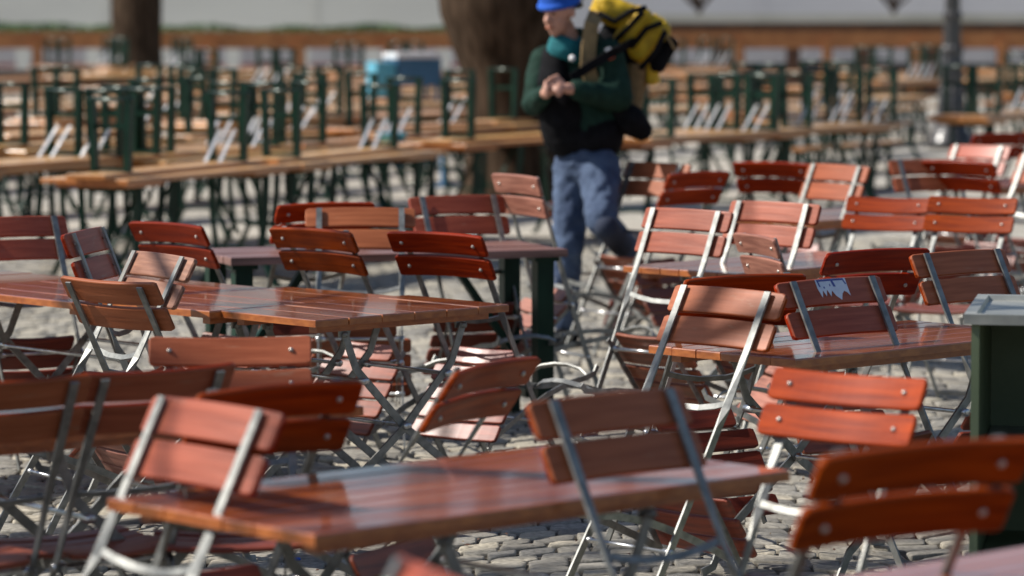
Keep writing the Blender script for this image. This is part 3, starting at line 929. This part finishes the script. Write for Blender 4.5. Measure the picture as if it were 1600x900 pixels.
# hedge behind the fence, left part
mb = MB(); rnd = random.Random(4)
for i in range(16000):
    x = rnd.uniform(-13, -.4)
    top = (1.42 if x < -7.2 else 1.36) + .03 * math.sin(x * 1.7) + .03 * math.sin(x * 4.1)
    c = Vector((x, 66.6 + rnd.uniform(-.3, .3), rnd.uniform(.95, top)))
    a = Vector((rnd.gauss(0, 1), rnd.gauss(0, 1), rnd.gauss(0, 1))).normalized(); b = a.cross(Vector((rnd.gauss(0, 1), rnd.gauss(0, 1), rnd.gauss(0, 1)))).normalized()
    s = rnd.uniform(.03, .055)
    mb.add([c - a * s, c + b * s * .5, c + a * s, c - b * s * .5], [(0, 1, 2, 3)])
tag(mb.build('hedge', M['leaf']), 'low green hedge along the top of the timber fence on the left', 'hedge')

# stone parapet lit by the sun, right part
rp = empty('stone_parapet', (9.0, 67.5, 0))
mb = MB(); mb.box((0, 0, .71), (13.0, .30, 1.42)); mb.build('wall_face', M['fence_dark'], rp)
mb = MB(); mb.box((0, -.05, 1.505), (13.0, .55, .17)); mb.build('coping', M['stone'], rp)
tag(rp, 'low wall with a pale sunlit coping behind the fence on the right', 'wall')

r = empty('building', (-10, 78, 0))
mb = MB(); mb.box((-1, 0, 3.5), (22, .4, 7)); mb.build('wall', M['plaster_l'], r)
mb = MB()
for x in (-9.5, -4.0, .9, 5.6, 9.6):
    mb = MB(); mb.box((x, -.23, 3.5), (.10, .05, 6.9)); mb.build('pilaster', M['plaster_l'], r)
tag(r, 'plain warm grey plaster building front behind the left trees', 'building')
r = empty('building', (13.2, 79, 0))
mb = MB(); mb.box((0, 0, 3.5), (24, .4, 7)); mb.build('wall', M['plaster_r'], r)
mb = MB()
for x in (-7.5, -3.1, 1.8, 6.2):
    mb = MB(); mb.box((x, -.23, 3.5), (.12, .05, 6.9)); mb.build('pilaster', M['plaster_r'], r)
tag(r, 'cool grey plaster building front behind the street lamp', 'building')

# ------------------------------------------------------------------ blue cart among the back tables
p = at(645, 262)
cart = empty('blue_cart', (p.x, p.y, 0), R(20)); cart.scale = (1.2, 1.2, 1.14)
mb = MB(); mb.box((0, 0, .92), (.42, .40, .26)); mb.build('box', M['blue'], cart)
mb = MB(); mb.box((0, 0, 1.08), (.44, .42, .05)); mb.build('lid', M['white'], cart)
mb = MB(); mb.box((-.32, -.05, .85), (.18, .3, .34)); mb.build('crate', M['cyan'], cart)
for sx in (-.18, .18):
    for sy in (-.15, .15):
        mb = MB(); mb.box((sx, sy, .395), (.035, .035, .79)); mb.build('leg', M['blue'], cart)
tag(cart, 'blue and white cart with a light blue crate in the rows behind', 'cart')
p = at(692, 292)
r = empty('blue_post', (p.x, p.y, 0))
mb = MB(); mb.lathe([(.10, 0), (.10, .02), (.022, .03), (.022, .62)], 12); mb.build('pole', M['blue'], r)
mb = MB(); mb.lathe([(.026, .62), (.03, .64), (.026, .66), (0.004, .67)], 12); mb.build('cap', M['white'], r)
tag(r, 'thin blue post under the beer table left of the big tree', 'post')
p = at(612, 222, .77)
mb = MB()
mb.lathe([(.085, 0), (.10, .015), (.12, .06), (.125, .065), (.11, .06), (.09, .018), (.01, .012)], 16)
o = mb.build('basin', M['cyan']); o.location = (p.x, p.y, .772)
tag(o, 'light blue plastic basin on the beer table before the blue cart', 'basin')

# litter
mb = MB(); rnd = random.Random(12)
for i in range(900):
    y = rnd.uniform(8.5, 20); x = rnd.uniform(-y * .16, y * .16)
    a_ = rnd.uniform(0, 6.28); r_ = rnd.uniform(.004, .016)
    mb.add([(x + math.cos(a_ + k * 1.57) * r_ * (1 if k % 2 else .5), y + math.sin(a_ + k * 1.57) * r_ * (1 if k % 2 else .5), .004 + rnd.uniform(0, .008)) for k in range(4)], [(0, 1, 2, 3)], i % 2)
tag(mb.build('leaf_litter', [M['tan'], M['fence_dark']]), kind='stuff')
p = at(463, 876)
mb = MB(); mb.lathe([(.014, 0), (.015, .003), (.013, .007), (.002, .008)], 14)
o = mb.build('bottle_cap', M['hat']); o.location = (p.x, p.y, .002)
tag(o, 'small bright blue bottle cap on the cobbles under the front table', 'bottle cap')
p = at(112, 830)
mb = MB(); mb.add([(0, 0, 0), (.03, .005, .012), (.028, .03, .002), (.0, .026, .012), (.014, .014, .016)], [(0, 1, 4), (1, 2, 4), (2, 3, 4), (3, 0, 4)])
o = mb.build('paper_scrap', M['paper']); o.location = (p.x, p.y, .004)
tag(o, 'crumpled white paper scrap on the cobbles at the lower left', 'paper scrap')

# ------------------------------------------------------------------ the walking person with a yellow backpack
PY0 = 18.0


def pp(px, py, dy=0.0):
    """point of the place at ground distance PY0+dy seen at pixel"""
    a = at(px, py, 0 if py > 5 else 3)
    u, v = (px - 800) / FPX, (450 - py) / FPX
    cp, sp_ = math.cos(PITCH), math.sin(PITCH)
    d = Vector((u, cp + v * sp_, -sp_ + v * cp))
    return Vector((0, 0, CH)) + d * ((PY0 + dy) / d.y)


P0 = Vector((pp(890, 545).x, PY0, 0))


def chain(mb, pts, n=14):
    """pts: (point, radius) or (point, rx, ry) -> overlapping balls and cones, fused later by remeshing"""
    for i, (p, r) in enumerate(pts):
        mb.ball(p, r, n, 8)
        if i + 1 < len(pts):
            q, r2 = pts[i + 1]
            k = 4
            for j in range(1, k):
                t = j / k
                mb.ball(p.lerp(q, t), r * (1 - t) + r2 * t, n, 8)
            mb.tube([p, q], [r, r2], n)


def fuse(o, voxel, smooth=4, dec=None):
    m = o.modifiers.new('fuse', 'REMESH'); m.mode = 'VOXEL'; m.voxel_size = voxel; m.use_smooth_shade = True
    s = o.modifiers.new('smooth', 'SMOOTH'); s.factor = .5; s.iterations = smooth


def wrinkle(o, strength, size):
    t = bpy.data.textures.new('folds', 'CLOUDS'); t.noise_scale = size
    d = o.modifiers.new('folds', 'DISPLACE'); d.texture = t; d.strength = strength; d.texture_coords = 'LOCAL'; d.mid_level = .5


person = empty('person', P0)
L_ = lambda px, py, dy=0.0: pp(px, py, dy) - P0

# body: head, neck, trunk, arms, hands and legs as one surface
mb = MB()
hc = L_(874, 17, -.04)
f = Vector((-.62, -.74, -.28)).normalized()          # where the face looks
s_ = f.cross(Vector((0, 0, 1))).normalized()         # his right
up_ = s_.cross(f).normalized()
def H(a, b, c): return hc + s_ * a + f * b + up_ * c
mb.ball(hc + up_ * .03, .098, 20, 14, (.86, .95, 1.1))
mb.ball(H(0, .035, -.05), .066, 16, 10, (.9, .9, 1.05))
mb.ball(H(0, .068, -.095), .026, 12, 8)                  # chin
mb.ball(H(.032, .055, -.035), .030, 10, 8); mb.ball(H(-.032, .055, -.035), .030, 10, 8)   # cheeks
chain(mb, [(H(0, .088, .015), .010), (H(0, .112, -.022), .016)], 8)   # nose
mb.ball(H(.014, .100, -.026), .010, 8, 6); mb.ball(H(-.014, .100, -.026), .010, 8, 6)
chain(mb, [(H(-.036, .080, .030), .012), (H(0, .090, .024), .010), (H(.036, .080, .030), .012)], 8)  # brow
mb.ball(H(0, .092, -.056), .014, 8, 6, (1.6, 1, .6)); mb.ball(H(0, .090, -.069), .013, 8, 6, (1.5, 1, .6))
for a in (-1, 1):
    mb.ball(H(a * .086, -.005, -.01), .026, 8, 8, (.5, .8, 1.1))
chain(mb, [(H(0, -.01, -.09), .055), (L_(889, 66, .02), .060), (L_(900, 95, .05), .10), (L_(905, 140, .05), .125), (L_(912, 200, .04), .12), (L_(918, 245, .03), .13)])
RS, RE, RW = L_(850, 98, .09), L_(834, 162, .0), L_(852, 146, -.24)
LS, LE, LW = L_(950, 86, -.06), L_(966, 152, -.10), L_(886, 138, -.30)
chain(mb, [(L_(900, 90, .05), .08), (RS, .055), (RE, .04), (RW, .028)])
chain(mb, [(L_(900, 90, .05), .08), (LS, .055), (LE, .04), (LW, .028)])
RH, RK, RA = L_(898, 262, .06), L_(888, 388, -.02), L_(884, 520, .05)
LH, LK, LA = L_(936, 262, -.04), L_(940, 345, -.26), L_(980, 388, .10)
chain(mb, [(RH, .085), (RK, .055), (RA, .04)]); chain(mb, [(LH, .085), (LK, .055), (LA, .04)])


def hand(w, d, thumb, curl, seed):
    """w wrist, d direction of the palm, thumb side, curl direction"""
    d = d.normalized(); th = (thumb - d * thumb.dot(d)).normalized(); cu = (curl - d * curl.dot(d)).normalized()
    chain(mb, [(w, .026), (w + d * .035, .028), (w + d * .075, .024)], 10)
    mb.ball(w + d * .06 + th * .018, .022, 10, 6); mb.ball(w + d * .06 - th * .018, .022, 10, 6)
    for k, (o_, ln) in enumerate(((.030, .072), (.010, .080), (-.010, .075), (-.029, .058))):
        a = w + d * .088 + th * o_
        b = a + (d * .75 + cu * .45).normalized() * ln * .45
        c = b + (d * .10 + cu).normalized() * ln * .35
        e = c + (-d * .6 + cu * .6).normalized() * ln * .28
        chain(mb, [(a, .0105), (b, .0095), (c, .0088), (e, .0078)], 8)
    a = w + d * .03 + th * .028
    chain(mb, [(a, .015), (a + (th * .7 + d * .7) * .040, .0115), (a + (th * .35 + d * .95 + cu * .3) * .070, .0095)], 8)


hand(LW, Vector((-.95, -.15, .12)), Vector((0, .1, 1)), Vector((-.1, -.6, -.5)), 1)
hand(RW, Vector((.35, -.55, .35)), Vector((.5, .2, .9)), Vector((.6, -.5, -.5)), 2)
body = mb.build('body', M['skin'], person)
fuse(body, .0065, 3)

mb = MB()                                            # eyes and beard shadow are tiny; dark eyes set into the face
for a in (-1, 1):
    mb.ball(H(a * .030, .083, .012), .0095, 8, 6)
mb.build('eyes', M['black'], person)
mb = MB()
for a in (-1, 1):
    mb.tube([H(a * .014, .099, .034), H(a * .030, .094, .038), H(a * .046, .080, .034)], .005, 6)
mb.build('eyebrows', M['fence_dark'], person)
mb = MB(); mb.tube([H(-.026, .098, -.062), H(0, .107, -.061), H(.026, .098, -.062)], .0045, 6)
mb.build('lips', M['slat_back'], person)
mb = MB()
for i in range(60):
    t_ = i / 59.0
mb.ball(H(0, -.012, .066), .108, 20, 12, (.98, 1.02, .80))
mb.tube([H(math.cos(a_) * .098, -.008 + math.sin(a_) * .106, .040) for a_ in [2 * PI * k / 24 for k in range(25)]], .017, 8)
hat = mb.build('knit_hat', M['hat'], person); fuse(hat, .008, 3)
mb = MB()
for k in range(14):
    a_ = PI * .75 + PI * 1.5 * k / 13
    mb.ball(H(math.cos(a_) * .085, math.sin(a_) * -.02 - .02 - .05 * (math.cos(a_) ** 2), .012), .018, 8, 6)
mb.build('hair', M['iron'], person)
mb = MB()
nb_ = L_(885, 64, -.01)
for zz, r in ((.0, .070), (-.025, .078), (-.055, .086), (-.08, .08)):
    mb.tube([nb_ + Vector((math.cos(a_) * r, math.sin(a_) * r * .95, zz + .015 * math.sin(a_ * 2))) for a_ in [2 * PI * k / 20 for k in range(21)]], .024, 8)
o = mb.build('neck_scarf', M['teal'], person); fuse(o, .012, 4)

# jacket
mb = MB()
chain(mb, [(L_(896, 92, .06), .135), (L_(903, 135, .07), .170), (L_(914, 175, .06), .168), (L_(924, 203, .04), .160)], 18)
chain(mb, [(L_(862, 96, .10), .085), (RS, .082), (RE, .066), (RE.lerp(RW, .85), .048)])
chain(mb, [(L_(925, 86, .0), .100), (LS, .090), (LE, .078), (LE.lerp(LW, .8), .052)])
chain(mb, [(L_(905, 62, .06), .070), (L_(922, 66, .03), .065)])
o = mb.build('jacket', M['jacket'], person); fuse(o, .012, 4); wrinkle(o, .022, .09)
mb = MB()
chain(mb, [(L_(870, 90, .0), .080), (L_(870, 130, -.02), .105), (L_(880, 180, -.01), .135), (L_(886, 208, .0), .132)], 16)
o = mb.build('black_front', M['black'], person); fuse(o, .012, 4); wrinkle(o, .012, .08)
mb = MB()
chain(mb, [(L_(902, 211, .03), .148), (L_(933, 211, .02), .146)], 16)
o = mb.build('black_hem', M['black'], person); fuse(o, .014, 4)
mb = MB()
c = L_(894, 91, -.175)
mb.lathe([(.001, 0), (.017, 0), (.017, .004), (.001, .006)], 14)
o = mb.build('chest_badge', M['white'], person); o.location = c; o.rotation_euler = (PI / 2, 0, R(-20))
mb = MB(); mb.box((0, 0, .018), (.030, .006, .030), mi=0); mb.box((0, 0, -.016), (.030, .007, .026), mi=1)
o = mb.build('sleeve_badge', [M['white'], M['orange']], person); o.location = L_(953, 84, -.165); o.rotation_euler = (R(-6), R(-22), 0)

# trousers and shoes
mb = MB()
chain(mb, [(L_(915, 255, .02), .140), (RH, .115), (RK, .080), (RA + Vector((0, 0, .05)), .062)], 16)
chain(mb, [(LH, .115), (LK, .082), (LA, .062)], 16)
o = mb.build('trousers', M['jeans'], person); fuse(o, .012, 3); wrinkle(o, .030, .05)
mb = MB()
chain(mb, [(LK + Vector((.02, -.045, -.03)), .065), (LK.lerp(LA, .75) + Vector((0, -.02, -.012)), .068)], 12)
o = mb.build('knee_patch', M['patch'], person); fuse(o, .012, 3)
for a, toe in ((RA, Vector((-.13, -.20, -.02))), (LA, Vector((.04, .0, -.20)))):
    mb = MB()
    if toe.z > -.1:
        b = Vector((a.x, a.y, .055))
        chain(mb, [(b + Vector((.02, .03, 0)), .052), (b + Vector((-.06, -.09, -.008)), .046), (b + Vector((-.10, -.15, -.014)), .040)], 12)
        chain(mb, [(b, .05), (b + Vector((0, 0, .07)), .052)], 12)
    else:
        chain(mb, [(a + Vector((.02, .03, 0)), .052), (a + Vector((.03, .04, -.10)), .046), (a + Vector((.02, .0, -.18)), .040)], 12)
    o = mb.build('shoe', M['black'], person); fuse(o, .010, 3)
tag(person, 'walking person in blue knit hat, green jacket and jeans, hands clasped at the chest', 'person')

# backpack
pack = empty('backpack', L_(990, 120, .25) + P0)
PK = pack.location.copy()
Q = lambda px, py, dy=0.0: pp(px, py, dy) - PK


def lobe(c, ax, l, w, t, mat, name, ang, vox=.012):
    """rounded box, long axis at screen angle ang (degrees below horizontal right)"""
    mbb = MB()
    rot = Matrix.Rotation(R(ang), 3, 'Y')
    mbb.box((0, 0, 0), (l, t, w), rot)
    oo = mbb.build(name, mat, pack); oo.location = c
    b = oo.modifiers.new('round', 'BEVEL'); b.width = min(l, w, t) * .42; b.segments = 5
    for pg in oo.data.polygons: pg.use_smooth = True
    sb = oo.modifiers.new('sub', 'SUBSURF'); sb.levels = 2; sb.render_levels = 2; sb.subdivision_type = 'SIMPLE'
    wrinkle(oo, .022, .05)
    return oo


lobe(Q(960, 19, .14), 0, .25, .15, .28, M['yellow'], 'top_lid', 24)
lobe(Q(988, 42, .14), 0, .11, .24, .30, M['yellow'], 'side_panel', 38)
lobe(Q(1012, 62, .14), 0, .17, .27, .28, M['yellow'], 'main_pocket', 36)
lobe(Q(1018, 112, .14), 0, .07, .14, .20, M['yellow'], 'lower_panel', -8)
lobe(Q(990, 60, .16), 0, .34, .30, .25, M['black'], 'frame', 38)
lobe(Q(1036, 84, .14), 0, .09, .20, .26, M['black'], 'net_pocket', 30)
lobe(Q(990, 135, .16), 0, .13, .34, .22, M['tan'], 'lower_bag', 12)
mb = MB()
for pts in ([Q(935, 20, -.03), Q(960, 34, -.03), Q(985, 18, -.03), Q(1010, 12, -.02)], [Q(962, 62, -.03), Q(985, 40, -.035), Q(1005, 18, -.03)], [Q(985, 75, -.03), Q(1010, 45, -.035), Q(1035, 35, -.03)],
            [Q(1000, 108, -.03), Q(1025, 80, -.035), Q(1040, 48, -.03)]):
    mb.tube(pts, .015, 8)
    mb.build('strap', M['black'], pack); mb = MB()
mb = MB(); mb.bar([Q(1036, 44, -.03), Q(1056, 80, -.03)], Vector((0, 0, 1)), .014, .008); mb.build('strap', M['tan'], pack)
mb = MB(); mb.bar([Q(932, 20, .02), Q(924, 38, -.12), Q(920, 70, -.145), Q(918, 105, -.165), Q(925, 130, -.15)], Vector((1, .2, 0)), .075, .022)
mb.build('shoulder_strap', M['tan'], pack)
mb = MB(); mb.bar([Q(996, 62, .05), Q(965, 78, -.165), Q(940, 92, -.20), Q(915, 108, -.22), Q(893, 122, -.24)], Vector((.3, .1, 1)), .045, .012)
mb.build('shoulder_strap', M['black'], pack)
tag(pack, 'large yellow and black backpack with tan straps on the walking person\'s back', 'backpack')
mb = MB()
chain(mb, [(Vector((0, 0, 0)), .085), (Vector((.06, .02, -.05)), .06), (Vector((-.05, -.01, .06)), .06)], 12)
o = mb.build('hip_bag', M['black']); fuse(o, .012, 3); o.location = pp(985, 188, -.02)
tag(o, 'black hip bag hanging at the walking person\'s side below the backpack', 'bag')



# ------------------------------------------------------------------ light
SUN_AZ_VEC = Vector((-.995, .02, 0)).normalized()
SUN_EL = R(45)
w = bpy.data.worlds.new('World'); scene.world = w; w.use_nodes = True
nt = w.node_tree
bg = nt.nodes['Background']
sky = nt.nodes.new('ShaderNodeTexSky'); sky.sky_type = 'NISHITA'; sky.sun_disc = False
sky.sun_elevation = SUN_EL
sky.sun_rotation = math.atan2(SUN_AZ_VEC.x, SUN_AZ_VEC.y)
nt.links.new(sky.outputs['Color'], bg.inputs['Color'])
bg.inputs['Strength'].default_value = .078
sd = bpy.data.lights.new('sun', 'SUN'); so = bpy.data.objects.new('sun', sd); COL.objects.link(so)
sd.energy = 4.5; sd.angle = R(.53); sd.color = (1, .95, .87)
dvec = Vector((SUN_AZ_VEC.x * math.cos(SUN_EL), SUN_AZ_VEC.y * math.cos(SUN_EL), math.sin(SUN_EL)))
so.rotation_euler = (-dvec).to_track_quat('-Z', 'Y').to_euler()
so.location = dvec * 30
vs = scene.view_settings
vs.view_transform = 'Standard'; vs.look = 'None'; vs.exposure = 0.45; vs.gamma = 1; vs.use_curve_mapping = False
scene.cycles.use_denoising = True
scene.cycles.max_bounces = 6
